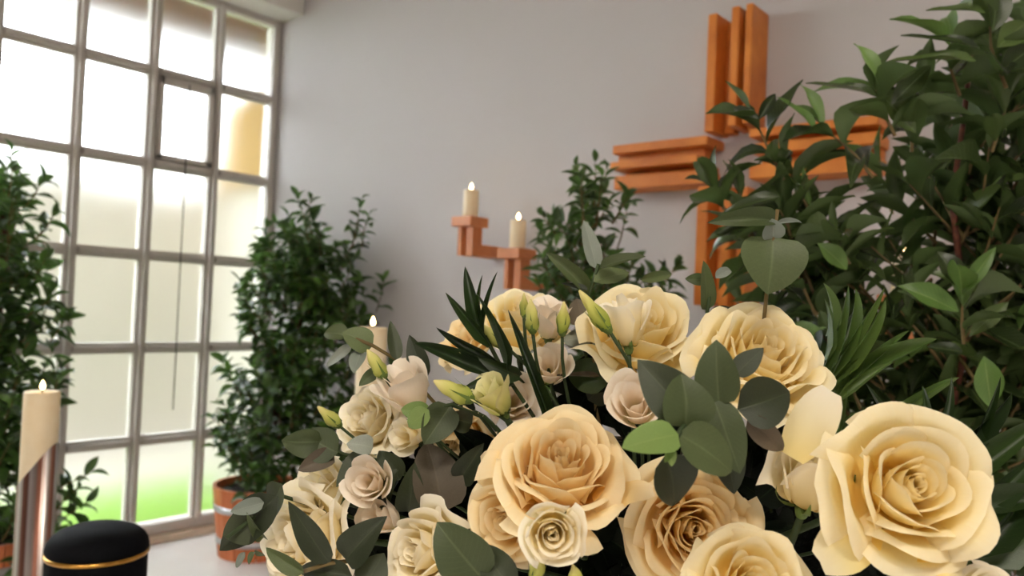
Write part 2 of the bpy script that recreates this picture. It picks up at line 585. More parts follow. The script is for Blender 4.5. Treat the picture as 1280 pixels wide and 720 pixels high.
def stand_candle(px, py, d, r, label, slabel, h):
    top = P(px, py, d)
    c = candle((top.x, top.y, top.z - h), r, h, label, 'tall altar candles', 0.75, 'altar_candle')
    base = Vector((top.x, top.y, 0))
    s = tag(empty('candle_stand', base), slabel, 'candle stand', 'tall candle stands')
    z1 = top.z - h
    # sleeve with slanted upper lip (low on the camera-left, high on the right)
    n, R = 40, r + 0.0025
    v, f, uv = [], [], []
    dirx = RT.copy(); dirx.z = 0; dirx.normalize()
    for i in range(2):
        for j in range(n):
            th = 2 * pi * j / n
            q = Vector((cos(th), sin(th), 0))
            lip = top.z - 0.19 + 0.054 * q.dot(dirx) + 0.012 * q.dot(dirx) ** 2
            v.append((q.x * R, q.y * R, 0.045 if i == 0 else lip))
            uv.append((j / n, i))
    v += [(x * 0.985, y * 0.985, z) for x, y, z in v[n:]]
    for j in range(n):
        k = (j + 1) % n
        f.append((j, k, n + k, n + j))
        f.append((n + j, n + k, 2 * n + k, 2 * n + j))
    link('sleeve', mesh('sleeve', v, f, uv + uv[n:]), M['sleeve'], s)
    b = MB()
    b.lathe([(0.10, 0), (0.104, 0.008), (0.10, 0.022), (0.06, 0.03), (R, 0.046), (R, 0.05)], 32)
    b.build('base', M['steel'], s, True)
    b = MB()
    b.lathe([(r * 0.5, 0.05), (r * 0.5, z1 - 0.003), (r * 0.9, z1 - 0.002), (r * 0.9, z1)], 20)
    b.build('inner_rod', M['steel'], s, True)


t = NT('striped_metal_sleeve')
u = t.n('ShaderNodeSeparateXYZ')
t.l(t.coord('UV'), u.inputs[0])
t.set(t.ramp(t.math('FRACT', t.math('MULTIPLY', u.outputs[0], 9)), [(0.0, srgb(196, 190, 188)), (0.35, srgb(150, 138, 132)), (0.55, srgb(150, 100, 82)), (0.8, srgb(120, 80, 66)), (1.0, srgb(196, 190, 188))]), 0.3, 0.8)
M['sleeve'] = t.m
stand_candle(53, 489, 1.95, 0.0400, 'lit cream altar candle in a striped sleeve beside the black urn', 'striped metal candle stand with slanted lip beside the black urn', 0.42)
stand_candle(466, 409, 1.95, 0.0358, 'lit cream altar candle just behind the eucalyptus tip of the arrangement', 'striped metal candle stand with slanted lip behind the flower arrangement', 0.42)

# ------------------------------------------------------------------ urn
uc = P(122, 690, 1.5)
ur = 0.0885
utop = P(124, 655, 1.5).z - 0.002
UH = 0.27
urn = tag(empty('cremation_urn', Vector((uc.x, uc.y, utop - UH))), 'matt black cylindrical urn with a domed lid and thin gold band', 'urn')
b = MB()
b.lathe([(ur * 0.92, 0), (ur * 0.97, 0.006), (ur * 0.985, 0.02), (ur * 0.985, UH - 0.056), (ur * 0.97, UH - 0.052)], 56)
b.build('body', M['urn'], urn, True)
b = MB()
b.lathe([(ur * 0.96, UH - 0.0465), (ur, UH - 0.044), (ur, UH - 0.038), (ur * 0.975, UH - 0.029), (ur * 0.92, UH - 0.021), (ur * 0.82, UH - 0.012), (ur * 0.6, UH - 0.004), (ur * 0.3, UH - 0.0008), (ur * 0.02, UH)], 56)
b.build('lid', M['urn'], urn, True)
b = MB()
b.lathe([(ur * 0.95, UH - 0.0535), (ur * 1.012, UH - 0.053), (ur * 1.018, UH - 0.0495), (ur * 1.012, UH - 0.046), (ur * 0.95, UH - 0.0455)], 56)
b.build('gold_band', M['gold'], urn, True)
b = MB()
zt = utop - UH
b.box((uc.x - 0.1, uc.y - 0.1, 0), (uc.x + 0.1, uc.y + 0.1, zt - 0.03), 0.006)
b.box((uc.x - 0.12, uc.y - 0.12, zt - 0.03), (uc.x + 0.12, uc.y + 0.12, zt), 0.004)
tag(b.build('urn_pedestal', M['stand']), 'dark square pedestal carrying the black urn', 'pedestal')


# ------------------------------------------------------------------ leaf meshes (unit length along +Y, face +Z)
def leaf_mesh(name, width, shape, nx, ny, fold, arch, twist=0.0, wave=0.0, seed=0):
    r = random.Random(seed)
    ph = r.random() * 6
    v, f, uv = [], [], []
    for j in range(ny + 1):
        t = j / ny
        wv = width * 0.5 * max(0.02, shape(t))
        a = arch * t
        y = sin(a) / arch if abs(arch) > 1e-4 else t
        z = -(1 - cos(a)) / arch if abs(arch) > 1e-4 else 0
        tw = twist * t
        for i in range(nx + 1):
            u = -1 + 2 * i / nx
            x = u * wv
            dz = abs(u) * wv * fold + wave * sin(t * 9 + ph + u) * abs(u) * width
            v.append((x * cos(tw) - dz * sin(tw), y, z + x * sin(tw) + dz * cos(tw)))
            uv.append(((u + 1) / 2, t))
    for j in range(ny):
        for i in range(nx):
            a = j * (nx + 1) + i
            f.append((a, a + 1, a + nx + 2, a + nx + 1))
    return mesh(name, v, f, uv)


def sh_laurel(t): return sin(pi * min(1, t) ** 0.95) ** 0.85 * (1 - 0.12 * t)
def sh_euc(t): return sin(pi * t ** 0.72) ** 0.62
def sh_blade(t): return min(1, (0.35 + t * 2.6)) * (1 - t ** 2.2) ** 0.8


def frame(base, tip, nrm, width):
    y = (tip - base)
    L = y.length
    y = y / L
    z = (nrm - y * nrm.dot(y))
    z = z.normalized() if z.length > 1e-5 else y.orthogonal().normalized()
    x = y.cross(z)
    m = Matrix(((x.x * width, y.x * L, z.x * L, base.x), (x.y * width, y.y * L, z.y * L, base.y), (x.z * width, y.z * L, z.z * L, base.z), (0, 0, 0, 1)))
    return m


# ------------------------------------------------------------------ laurel shrubs
LM = [leaf_mesh('laurel_leaf', 1.0, sh_laurel, 4, 8, 0.18 + 0.08 * k, 0.2 + 0.28 * k, 0.3 * (k - 1), 0.03, k) for k in range(4)]
for m in LM: m.materials.append(M['laurel'])
LY = [x.copy() for x in LM]
for m in LY:
    m.materials.clear(); m.materials.append(M['laurel_young'])
LF = [leaf_mesh('laurel_leaf', 1.0, sh_laurel, 2, 5, 0.3, 0.3 + 0.45 * k, 0.3 * (k - 1), 0.0, k) for k in range(3)]
for m in LF: m.materials.append(M['laurel_far'])


def in_poly(x, y, poly):
    c = False
    j = len(poly) - 1
    for i in range(len(poly)):
        xi, yi = poly[i]; xj, yj = poly[j]
        if (yi > y) != (yj > y) and x < (xj - xi) * (y - yi) / (yj - yi) + xi: c = not c
        j = i
    return c


def to_px(p):
    d = p - CAM
    z = d.dot(FW)
    return 640 + FPX * d.dot(RT) / z, 360 - FPX * d.dot(UP) / z, z


def shrub(name, label, axis, twigs, leaf_len, meshes, seed, base_z, trunk_r, tub=None, trunk_mat='bark', young=None, per=8, wr=0.36, explicit=(), twig_r=0.0035):
    """axis(z)->point on the trunk; twigs = list of (start, end)"""
    r = random.Random(seed)
    z_top = max(e.z for s_, e in twigs)
    root = tag(empty(name, axis(base_z) if tub is None else Vector((axis(base_z).x, axis(base_z).y, 0))), label, 'shrub', 'laurel shrubs around the altar')
    leaves = []
    tw = MB()
    for s_, e in twigs:
        d = e - s_
        L = d.length
        d.normalize()
        midp = s_.lerp(e, 0.5) + Vector((r.uniform(-1, 1), r.uniform(-1, 1), r.uniform(-0.6, 0.2))) * L * 0.08
        tw.tube([s_, midp, e], [twig_r, twig_r * 0.75, twig_r * 0.35], 5, False)
        n = per + r.randint(-1, 1)
        side = d.orthogonal().normalized()
        side.rotate(Quaternion(d, r.random() * 6))
        span = min(L, leaf_len * 2.0)
        for k in range(n):
            t = 1 - (k / n) * span / L
            p = s_.lerp(midp, t * 2) if t < 0.5 else midp.lerp(e, t * 2 - 1)
            q = side.copy(); q.rotate(Quaternion(d, k * 2.4 + r.uniform(-0.4, 0.4)))
            op = 0.35 if k == 0 else min(1.25, 0.6 + 0.16 * k)
            ld = (d * cos(op) + q * sin(op) + Vector((0, 0, 0.12))).normalized()
            ln = leaf_len * r.uniform(0.72, 1.12) * (0.75 if k == 0 else 1)
            nrm = (Vector((0, 0, 0.9)) + d * 0.6 - q * 0.5 + Vector((r.uniform(-.4, .4), r.uniform(-.4, .4), r.uniform(-.4, .4)))).normalized()
            tip = p + ld * ln
            if tip.x < 0.03 or tip.y > -0.02 or p.x < 0.03 or p.y > -0.02: continue
            leaves.append((p, tip, nrm, ln * wr * r.uniform(0.85, 1.15), young is not None and r.random() < 0.12 and k < 3))
    for p, tip, nrm, wd, yg in explicit: leaves.append((p, tip, nrm, wd, yg))

    def key(l):
        x, y, z = to_px(l[1])
        vis = -60 < x < 1340 and -60 < y < 780
        return (0 if vis else 1, z)
    ex = leaves[len(leaves) - len(explicit):] if explicit else []
    rest = leaves[:len(leaves) - len(explicit)] if explicit else leaves
    rest.sort(key=key)
    one = ex + rest[:300 - len(ex)]
    many = rest[300 - len(ex):]
    ex_ids = ex
    for l in one:
        ms = young if l[4] else meshes
        o = link('leaf', r.choice(ms[:2] if l in ex_ids else ms), None, root)
        in_world(o, frame(l[0], l[1], l[2], l[3]))
    if many:
        mb = MB()
        for l in many:
            me = LF[r.randrange(3)]
            F = frame(l[0], l[1], l[2], l[3])
            mb.add([F @ v.co for v in me.vertices], [tuple(p.vertices) for p in me.polygons], LFUV)
        o = mb.build('foliage', meshes[0].materials[0], root, True)
        tag(in_world(o), kind='stuff')
    tag(in_world(tw.build('twigs', M['twig'], root, True)), kind='stuff')
    tk = MB()
    n = 12
    tk.tube([axis(base_z + (z_top - 0.25 - base_z) * i / n) + Vector((0.012 * sin(i * 1.7), 0.012 * cos(i * 2.3), 0)) for i in range(n + 1)], [trunk_r * (1 - 0.6 * i / n) for i in range(n + 1)], 8)
    in_world(tk.build('trunk', M[trunk_mat], root, True))
    if tub: tub(root, axis(base_z))
    return root


LFUV = []
_l = LF[0].uv_layers[0]
_tmp = {}
for lp in LF[0].loops: _tmp[lp.vertex_index] = tuple(_l.data[lp.index].uv)
LFUV = [_tmp[i] for i in range(len(LF[0].vertices))]


def wood_tub(R, h):
    def f(root, c):
        n = 22
        for k in range(n):
            a0, a1 = 2 * pi * k / n + 0.012, 2 * pi * (k + 1) / n - 0.012
            m = MB()
            v = []
            for z, rr in ((0, R * 0.82), (h, R)):
                for a in (a0, a1):
                    v.append((cos(a) * rr, sin(a) * rr, z)); v.append((cos(a) * (rr - 0.018), sin(a) * (rr - 0.018), z))
            m.add(v, [(0, 2, 6, 4), (3, 1, 5, 7), (4, 6, 7, 5), (0, 1, 3, 2), (0, 4, 5, 1), (2, 3, 7, 6)])
            m.build('stave', M['tub'], root)
        for z in (h * 0.66, h * 0.2):
            m = MB()
            rr = R * (0.82 + 0.18 * z / h)
            hh = h * 0.09
            r2 = R * (0.82 + 0.18 * (z + hh) / h)
            m.lathe([(rr - 0.004, z), (rr + 0.004, z), (r2 + 0.004, z + hh), (r2 - 0.004, z + hh)], 44)
            m.build('metal_band', M['band'], root, True)
        m = MB()
        m.lathe([(R * 0.8, 0.01), (R * 0.93, h * 0.9), (0.02, h * 0.93)], 24)
        m.build('soil', M['soil'], root, True)
    return f


def simple_twigs(axis, poly, d0, d1, n, seed, up=0.25, ln=(0.12, 0.3), extra=()):
    """twig ends fill a crown whose outline is given and whose depth is d0..d1 metres"""
    r = random.Random(seed)
    out = []
    xs = [p[0] for p in poly]; ys = [p[1] for p in poly]
    while len(out) < n:
        x, y = r.uniform(min(xs), max(xs)), r.uniform(min(ys), max(ys))
        if not in_poly(x, y, poly): continue
        d = d0 + (d1 - d0) * r.random()
        e = P(x, y, d)
        if e.x < 0.06 or e.y > -0.06: continue
        a = axis(e.z)
        out_dir = (e - a)
        out_dir.z = 0
        if out_dir.length < 0.02: out_dir = Vector((r.uniform(-1, 1), r.uniform(-1, 1), 0))
        out_dir.normalize()
        L = r.uniform(*ln)
        dd = (out_dir * r.uniform(0.3, 1) + Vector((0, 0, up + r.uniform(0.1, 0.8)))).normalized()
        out.append((e - dd * L, e))
    for x0, y0, x1, y1, d in extra: out.append((P(x0, y0, d), P(x1, y1, d)))
    return out


# mid shrub in the wooden tub, in the corner
tubc = P(322, 640, 4.28)
ax = lambda z: Vector((tubc.x, tubc.y, z)) + (P(372, 300, 4.28) - P(322, 640, 4.28)) * 0.0 + Vector((0.0, 0, 0)) + Vector((RT.x, RT.y, 0)) * max(0, z - 0.34) * 0.19
poly = [(300, 600), (268, 560), (278, 500), (292, 430), (305, 350), (330, 290), (360, 262), (395, 262), (420, 300), (446, 262), (452, 330), (485, 400), (500, 470), (500, 600)]
tw = simple_twigs(ax, poly, 3.85, 4.5, 250, 3, extra=[(395, 300, 372, 246, 4.15), (390, 300, 388, 250, 4.15), (440, 310, 452, 250, 4.1), (452, 310, 462, 268, 4.1), (470, 390, 480, 350, 4.1), (330, 330, 332, 282, 4.2), (310, 380, 300, 352, 4.2), (290, 470, 276, 452, 4.2), (285, 540, 262, 520, 4.2)])
shrub('laurel_shrub', 'dense laurel shrub in a banded wooden tub in the window corner', ax, tw, 0.095, LF, 31, 0.3, 0.02, wood_tub(0.235, 0.365), per=9, wr=0.46)

# shrub at the left edge of the window
lc = P(-8, 500, 3.25)
ax = lambda z: Vector((lc.x, lc.y, z))
poly = [(-120, 720), (-130, 400), (-90, 260), (-30, 190), (20, 210), (60, 265), (72, 330), (76, 420), (84, 470), (62, 520), (52, 600), (70, 640), (60, 740), (-100, 800)]
tw = simple_twigs(ax, poly, 2.95, 3.5, 260, 5, extra=[(10, 250, 14, 190, 3.2), (30, 260, 52, 225, 3.15), (45, 300, 70, 262, 3.15), (55, 620, 112, 592, 3.1), (60, 650, 96, 610, 3.1), (50, 660, 108, 628, 3.1), (60, 430, 84, 395, 3.15)])
shrub('laurel_shrub', 'tall laurel shrub against the window behind the urn and altar candle', ax, tw, 0.095, LF, 32, 0.3, 0.02, wood_tub(0.22, 0.36), per=9, wr=0.46)

# small shrub between the sconces and the cross
rc = P(738, 400, 2.75)
ax = lambda z: Vector((rc.x, rc.y, z))
poly = [(672, 330), (668, 292), (690, 262), (712, 240), (722, 215), (752, 215), (762, 240), (790, 252), (780, 300), (795, 330), (850, 350), (840, 480), (660, 480)]
tw = simple_twigs(ax, poly, 2.5, 3.0, 90, 7, extra=[(732, 262, 720, 208, 2.7), (742, 262, 744, 203, 2.7), (745, 262, 758, 214, 2.7), (765, 280, 786, 246, 2.7), (700, 300, 678, 270, 2.7), (820, 370, 848, 330, 2.6), (800, 370, 826, 340, 2.6)])
shrub('laurel_shrub', 'small laurel shrub rising behind the roses below the cross arm', ax, tw, 0.078, LF, 33, 0.3, 0.016, wood_tub(0.2, 0.34), per=8, wr=0.42)

# large laurel on the right, close to the camera
gc = P(1199, 300, 1.33)
ax = lambda z: Vector((gc.x, gc.y, z))
poly = [(930, 390), (905, 330), (915, 262), (960, 250), (1000, 250), (1050, 250), (1080, 215), (1115, 170), (1150, 190), (1180, 105), (1240, 50), (1330, -20), (1420, 60), (1440, 620), (1000, 600)]
tw = simple_twigs(ax, poly, 1.22, 1.72, 185, 12, up=0.3, ln=(0.1, 0.22), extra=[(1119, 170, 1095, 112, 1.25), (1258, 110, 1237, 8, 1.22), (1091, 222, 1030, 160, 1.27), (980, 225, 944, 150, 1.28), (905, 262, 893, 236, 1.3), (1205, 430, 1203, 372, 1.12), (1062, 330, 1045, 300, 1.25), (1150, 250, 1180, 200, 1.3), (1240, 190, 1262, 120, 1.25), (990, 300, 975, 262, 1.3), (940, 300, 925, 240, 1.32), (1010, 260, 985, 205, 1.33), (1140, 190, 1150, 120, 1.3), (1200, 120, 1190, 50, 1.28)])
tw += simple_twigs(ax, [(985, 470), (1040, 380), (1130, 330), (1440, 300), (1440, 720), (1000, 720)], 1.3, 1.75, 95, 44, up=0.3, ln=(0.1, 0.22))
tw = [q for q in tw if not (1172 < to_px(q[1])[0] < 1228 and 110 < to_px(q[1])[1] < 330 and to_px(q[1])[2] < 1.42)]
lf = lambda bx, by, tx, ty, d, wd, yg, tz=0.0: (P(bx, by, d), P(tx, ty, d - tz), DIR(random.uniform(-.3, .3), 0.45, 0.8), wd * d / FPX, yg)
random.seed(4)
ex = [lf(1197, 390, 1130, 350, 1.1, 34, True), lf(1202, 368, 1246, 306, 1.1, 20, True), lf(1200, 360, 1178, 310, 1.12, 34, False), lf(1212, 420, 1262, 375, 1.1, 22, False),
      lf(1230, 445, 1241, 512, 1.08, 34, True), lf(1204, 440, 1160, 432, 1.1, 22, False), lf(1098, 108, 1079, 46, 1.24, 27, True), lf(1027, 160, 1010, 98, 1.26, 20, True),
      lf(1020, 160, 975, 118, 1.25, 24, True), lf(1058, 337, 1026, 300, 1.22, 28, True), lf(1100, 120, 1010, 98, 1.25, 22, False), lf(1115, 130, 1165, 78, 1.23, 28, False),
      lf(1095, 112, 1150, 165, 1.25, 28, False), lf(1225, 60, 1130, 38, 1.2, 22, False), lf(1220, 75, 1112, 70, 1.2, 26, False), lf(1232, 15, 1160, 8, 1.2, 24, False),
      lf(1246, 60, 1290, 20, 1.2, 34, False), lf(1250, 90, 1300, 50, 1.2, 34, False), lf(1240, 40, 1255, -30, 1.2, 36, False), lf(975, 245, 905, 262, 1.2, 26, False),
      lf(950, 150, 905, 132, 1.26, 20, False), lf(948, 150, 972, 112, 1.26, 16, False)]
shrub('laurel_shrub', 'large glossy laurel standing right behind the roses with reddish trunk', ax, tw, 0.112, LM, 34, 0.3, 0.0095, wood_tub(0.2, 0.34), 'bark_red', young=LY, per=7, wr=0.31, explicit=ex, twig_r=0.0032)


# ------------------------------------------------------------------ flowers
def smooth(x):
    x = max(0, min(1, x)); return x * x * (3 - 2 * x)


def petal_mesh(name, prof, A, phi, spiral, roll, ruf, r, nu=10, nv=8, tip=0.05):
    (r0, z0), (r1, z1), (r2, z2), (r3, z3) = prof
    v, f, uv = [], [], []
    p1, p2 = r.random() * 6, r.random() * 6
    k1, k2 = r.uniform(1.6, 2.6), r.uniform(3.4, 5)
    lean = r.uniform(-0.07, 0.07)
    p3, wv = r.random() * 6, 0.35 * ruf + 0.006
    bow = r.uniform(-0.5, 1.0) * 0.05 * r3
    for j in range(nv + 1):
        for i in range(nu + 1):
            u = -1 + 2 * i / nu
            t0 = j / nv
            t = t0 * (1 - 0.30 * abs(u) ** 3.4 + tip * (1 - abs(u)) ** 2 + lean * u + wv * sin(5.3 * u + p3) + 0.5 * wv * sin(9.1 * u + p1))
            t = min(t, 1.1)
            s = 1 - t
            R = s ** 3 * r0 + 3 * s * s * t * r1 + 3 * s * t * t * r2 + t ** 3 * r3
            Z = s ** 3 * z0 + 3 * s * s * t * z1 + 3 * s * t * t * z2 + t ** 3 * z3
            R *= 1 + spiral * u
            e = max(0, t0 - 0.55) / 0.45
            R += roll * u * u * e ** 2 + ruf * 0.8 * sin(k2 * u + p2) * e ** 2
            Z -= roll * 1.2 * u * u * e ** 2 + ruf * sin(k1 * 2 * u + p1) * e ** 2
            # each petal is hollow or bowed across and faintly creased
            R += bow * (1 - u * u) * sin(pi * min(1, t0)) + 0.012 * r3 * sin(7 * u + p2 + 3 * t0) * t0
            # rolled lip
            lip = max(0, t0 - 0.84) / 0.16
            R += (0.02 + roll * 0.45) * lip ** 2
            Z -= (0.008 + roll * 0.35) * lip ** 2
            a = phi + u * A * (0.5 + 0.5 * smooth(t0 * 1.8))
            v.append((R * cos(a), R * sin(a), Z))
            uv.append(((u + 1) / 2, t0))
    for j in range(nv):
        for i in range(nu):
            a = j * (nu + 1) + i
            f.append((a, a + 1, a + nu + 2, a + nu + 1))
    return mesh(name, v, f, uv)


def lerp(a, b, t): return a + (b - a) * t


def rose_set(seed, whorls, ruf=0.06, hollow=1.0):
    """whorls: (count, rim radius, rim height, half angle, roll)"""
    r = random.Random(seed)
    out = []
    phi = r.random() * 6
    for n, R0_, H0, A0, roll in whorls:
        phi += r.uniform(0.5, 1.2)
        for k in range(n):
            phi += 2 * pi / n + r.uniform(-0.22, 0.22)
            R = R0_ * (1 + r.uniform(-0.11, 0.11)) + 0.05 * (k / n)
            Hh = H0 + r.uniform(-0.08, 0.07)
            s_ = min(1, R)
            b0 = -0.52
            prof = [(0.03 + 0.06 * s_, b0), (R * 0.86 + 0.10 * (1 - s_), b0 - 0.06 * s_), (R * 0.84 + 0.03 * (1 - s_), Hh * 0.42 - 0.03), (R * lerp(0.86, 1.0, s_), Hh)]
            out.append(petal_mesh('petal', prof, A0 * r.uniform(0.9, 1.1), phi, lerp(0.10, 0.05, s_), roll * r.uniform(0.7, 1.3), ruf * (0.25 + 0.75 * s_) * r.uniform(0.7, 1.5), r, nu=12, nv=9, tip=0.07 * s_))
    return out


def lis_set(seed, n=9, bell=1.0, ruf=0.05):
    r = random.Random(seed)
    out = []
    phi = r.random() * 6
    for i in range(n):
        s = i / (n - 1)
        R = 0.22 + 0.62 * s
        Hh = 0.55 - 0.18 * s + r.uniform(-0.08, 0.08)
        prof = [(0.05, -0.95), (R * 0.55 + 0.12, -0.88), (R * 0.74, -0.05), (R, Hh)]
        phi += 2.39996 + r.uniform(-0.25, 0.25)
        out.append(petal_mesh('petal', prof, lerp(1.7, 0.95, s), phi, 0.08, 0.05, ruf * (0.5 + s * 0.5), r, nu=12, tip=0.06))
    return out


W_CUP = [(2, 0.045, 0.33, 2.6, 0.0), (3, 0.10, 0.36, 1.7, 0.0), (3, 0.19, 0.43, 1.35, 0.01), (4, 0.32, 0.50, 1.15, 0.02), (4, 0.50, 0.53, 1.0, 0.05), (5, 0.68, 0.44, 0.92, 0.10), (5, 0.86, 0.26, 0.80, 0.15), (4, 1.02, -0.06, 0.72, 0.15)]
W_FULL = [(2, 0.045, 0.37, 2.6, 0.0), (3, 0.09, 0.40, 1.6, 0.0), (4, 0.20, 0.46, 1.2, 0.01), (5, 0.33, 0.50, 1.0, 0.03), (5, 0.47, 0.48, 0.95, 0.05), (6, 0.62, 0.42, 0.85, 0.08), (6, 0.78, 0.30, 0.75, 0.12), (6, 0.93, 0.10, 0.70, 0.14), (3, 1.04, -0.15, 0.70, 0.14)]
W_TIGHT = [(2, 0.05, 0.41, 2.6, 0.0), (3, 0.10, 0.44, 1.7, 0.0), (4, 0.24, 0.50, 1.25, 0.02), (4, 0.40, 0.52, 1.1, 0.04), (5, 0.58, 0.44, 1.0, 0.06), (4, 0.74, 0.30, 0.85, 0.10)]
W_BUDDY = [(3, 0.10, 0.60, 1.7, 0.0), (4, 0.26, 0.60, 1.25, 0.03), (4, 0.42, 0.55, 1.15, 0.05), (4, 0.56, 0.46, 1.05, 0.10), (2, 0.72, 0.40, 0.8, 0.16)]
ROSE_SETS = [rose_set(107, W_CUP), rose_set(102, W_FULL, 0.07), rose_set(103, W_CUP, 0.065), rose_set(104, W_FULL, 0.07)]
ROSE_TIGHT = [rose_set(11, W_BUDDY), rose_set(12, W_TIGHT, 0.05)]
LIS_SETS = [lis_set(21), lis_set(22, 10), lis_set(23, 8, 1, 0.07)]
for S in ROSE_SETS + ROSE_TIGHT + LIS_SETS:
    pass

FOAM = P(800, 745, 0.80)
rx = Vector((RT.x, RT.y, 0)).normalized()
fx = Vector((FW.x, FW.y, 0)).normalized()


def foam_point(p):
    """where a stem coming from p enters the foam"""
    d = p - FOAM
    a, b, c = d.dot(rx) / 0.27, d.dot(fx) / 0.105, d.z / 0.15
    k = 0.8 / max(0.8, sqrt(a * a + b * b + c * c))
    return FOAM + d * k


MESHMAT = {}


def with_mat(me, mat):
    k = (me.name, mat)
    if k not in MESHMAT:
        c = me.copy(); c.materials.clear(); c.materials.append(M[mat]); MESHMAT[k] = c
    return MESHMAT[k]


def calyx_mesh(z0, r0):
    b = MB()
    b.lathe([(0.02, z0 - 0.30), (0.10, z0 - 0.24), (0.15, z0 - 0.10), (0.12, z0 + 0.02)], 12)
    for k in range(5):
        a = k * 2 * pi / 5
        ax_, ay_ = cos(a), sin(a)
        v, f = [], []
        for j in range(6):
            t = j / 5
            rr = 0.12 + (r0 - 0.12) * sin(t * pi / 2)
            zz = z0 + 0.0 - 0.05 * sin(t * pi) + 0.35 * t * t
            hw = 0.11 * (1 - t) ** 0.8 * (0.6 + t)
            v.append((ax_ * rr - ay_ * hw, ay_ * rr + ax_ * hw, zz)); v.append((ax_ * rr + ay_ * hw, ay_ * rr - ax_ * hw, zz))
            if j: f.append((2 * j - 2, 2 * j - 1, 2 * j + 1, 2 * j))
        b.add(v, f)
    return mesh('calyx', b.v, b.f, b.uv)


CALYX_ROSE = calyx_mesh(-0.52, 0.62)
CALYX_LIS = calyx_mesh(-0.95, 0.34)
for m in (CALYX_ROSE, CALYX_LIS): m.materials.append(M['calyx'])


def stem_to_foam(root, start, d0, rad, target=None, mat='stem'):
    tg = target or foam_point(start)
    L = (tg - start).length
    c1 = start + d0 * L * 0.35
    pts = []
    for i in range(9):
        t = i / 8
        pts.append(start * (1 - t) ** 2 + c1 * 2 * t * (1 - t) + tg * t * t)
    b = MB()
    b.tube(pts, rad, 6)
    return in_world(b.build('stem', M[mat], root, True))


def flower(name, label, cat, group, px, py, d, rpx, axis, pset, mat, calyx, spin=0.0, zoff=0.0, stem_r=0.0028):
    z = DIR(*axis)
    q = z.to_track_quat('Z', 'Y') @ Quaternion((0, 0, 1), spin)
    R = rpx * d / FPX * (0.86 if calyx is CALYX_ROSE else 1.22)
    T = Matrix.Translation(P(px, py, d) + z * (zoff - 0.15) * R) @ q.to_matrix().to_4x4() @ Matrix.Scale(R, 4)
    root = tag(empty(name, T), label, cat, group)
    for me in pset:
        link('petal', with_mat(me, mat), None, root)
    link('calyx', calyx, None, root)
    zb = -0.78 if calyx is CALYX_ROSE else -1.22
    stem_to_foam(root, T @ Vector((0, 0, zb)), -z, stem_r)
    return root


RG = 'cream roses of the arrangement'
ROSES = [
    (1142, 606, .46, 112, (-.05, .38, .92), 0, 'rose', 0.4, 'largest fully open cream rose facing straight out beside the palm blades'),
    (702, 578, .53, 97, (.06, .72, .66), 1, 'rose_warm', 2.1, 'wide open cream rose tilted upward, behind the small white rose'),
    (636, 648, .55, 74, (-.5, -.02, .82), 2, 'rose_warm', 0.3, 'cream rose turned sideways, tucked under the wide tilted rose'),
    (868, 662, .54, 92, (.02, .2, .97), 3, 'rose_warm', 1.1, 'peach-cream open rose below the pointed eucalyptus leaf tips'),
    (803, 405, .66, 80, (.12, .72, .62), 2, 'rose', 2.6, 'cream rose at the top behind the lisianthus bell and its bud'),
    (958, 440, .60, 90, (.1, .62, .75), 1, 'rose', 0.2, 'open cream rose under the round eucalyptus leaf on its upright stem'),
    (655, 394, .75, 62, (.1, .85, .45), 0, 'rose', 1.4, 'cream rose seen from the side below the lower wall sconce'),
    (580, 420, .76, 46, (-.55, .6, .45), 3, 'rose_warm', 0.9, 'peach-cream rose seen from behind through the dark pointed blades'),
    (940, 728, .48, 88, (.05, .55, .82), 2, 'rose', 3.0, 'cream rose peeking up in front of the peach-cream open rose'),
    (456, 525, .70, 52, (-.55, .35, .7), 1, 'rose_pale', 0.7, 'ivory ruffled rose between the blush lisianthus and greyish leaves'),
    (390, 616, .67, 56, (-.75, .35, .45), 0, 'rose_pale', 2.2, 'ivory rose turned away above the outermost ivory rose'),
    (368, 676, .63, 80, (-.62, .2, .7), 3, 'rose_pale', 1.7, 'outermost ivory rose low beside the pointed olive leaves'),
    (522, 690, .57, 62, (-.6, .3, .7), 2, 'rose_pale', 0.1, 'ivory rose next to the broad olive eucalyptus leaf'),
    (575, 550, .70, 44, (-.1, -.35, .5), 0, 'rose_warm', 1.2, 'shaded rose deep in the arrangement beside the brown leaf'),
    (1245, 752, .45, 52, (.1, .5, .8), 1, 'rose_pale', 0.5, 'rose mostly cut off below the largest open cream rose'),
]
rose_objs = []
for px, py, d, rp, a, k, mt, sp, lab in ROSES:
    rose_objs.append(flower('rose', lab, 'rose', RG, px, py, d, rp, a, ROSE_SETS[k], mt, CALYX_ROSE, sp))
half = flower('rose', 'half-open pale rose seen from the side behind the largest rose', 'rose', RG, 1016, 592, .52, 78, (.15, .93, .25), ROSE_TIGHT[0], 'rose_pale', CALYX_ROSE, 0.3)
flower('rose', 'small white rose bloom in front of the wide tilted rose', 'rose', RG, 691, 668, .47, 60, (.0, .12, .98), ROSE_TIGHT[1], 'rose_pale', CALYX_ROSE, 1.0)

BIGP = leaf_mesh('petal', 1.0, lambda t: (sin(pi * min(1, 0.1 + t * 0.82)) ** 0.55), 8, 8, -0.12, 0.8, 0.3, 0.05, 3)


def loose_petal(root, bx, by, tx, ty, d, wpx, mat, n=(0, .2, .9), dt=-0.012):
    o = link('petal', with_mat(BIGP, mat), None, root)
    in_world(o, frame(P(bx, by, d), P(tx, ty, d + dt), DIR(*n), wpx * d / FPX))


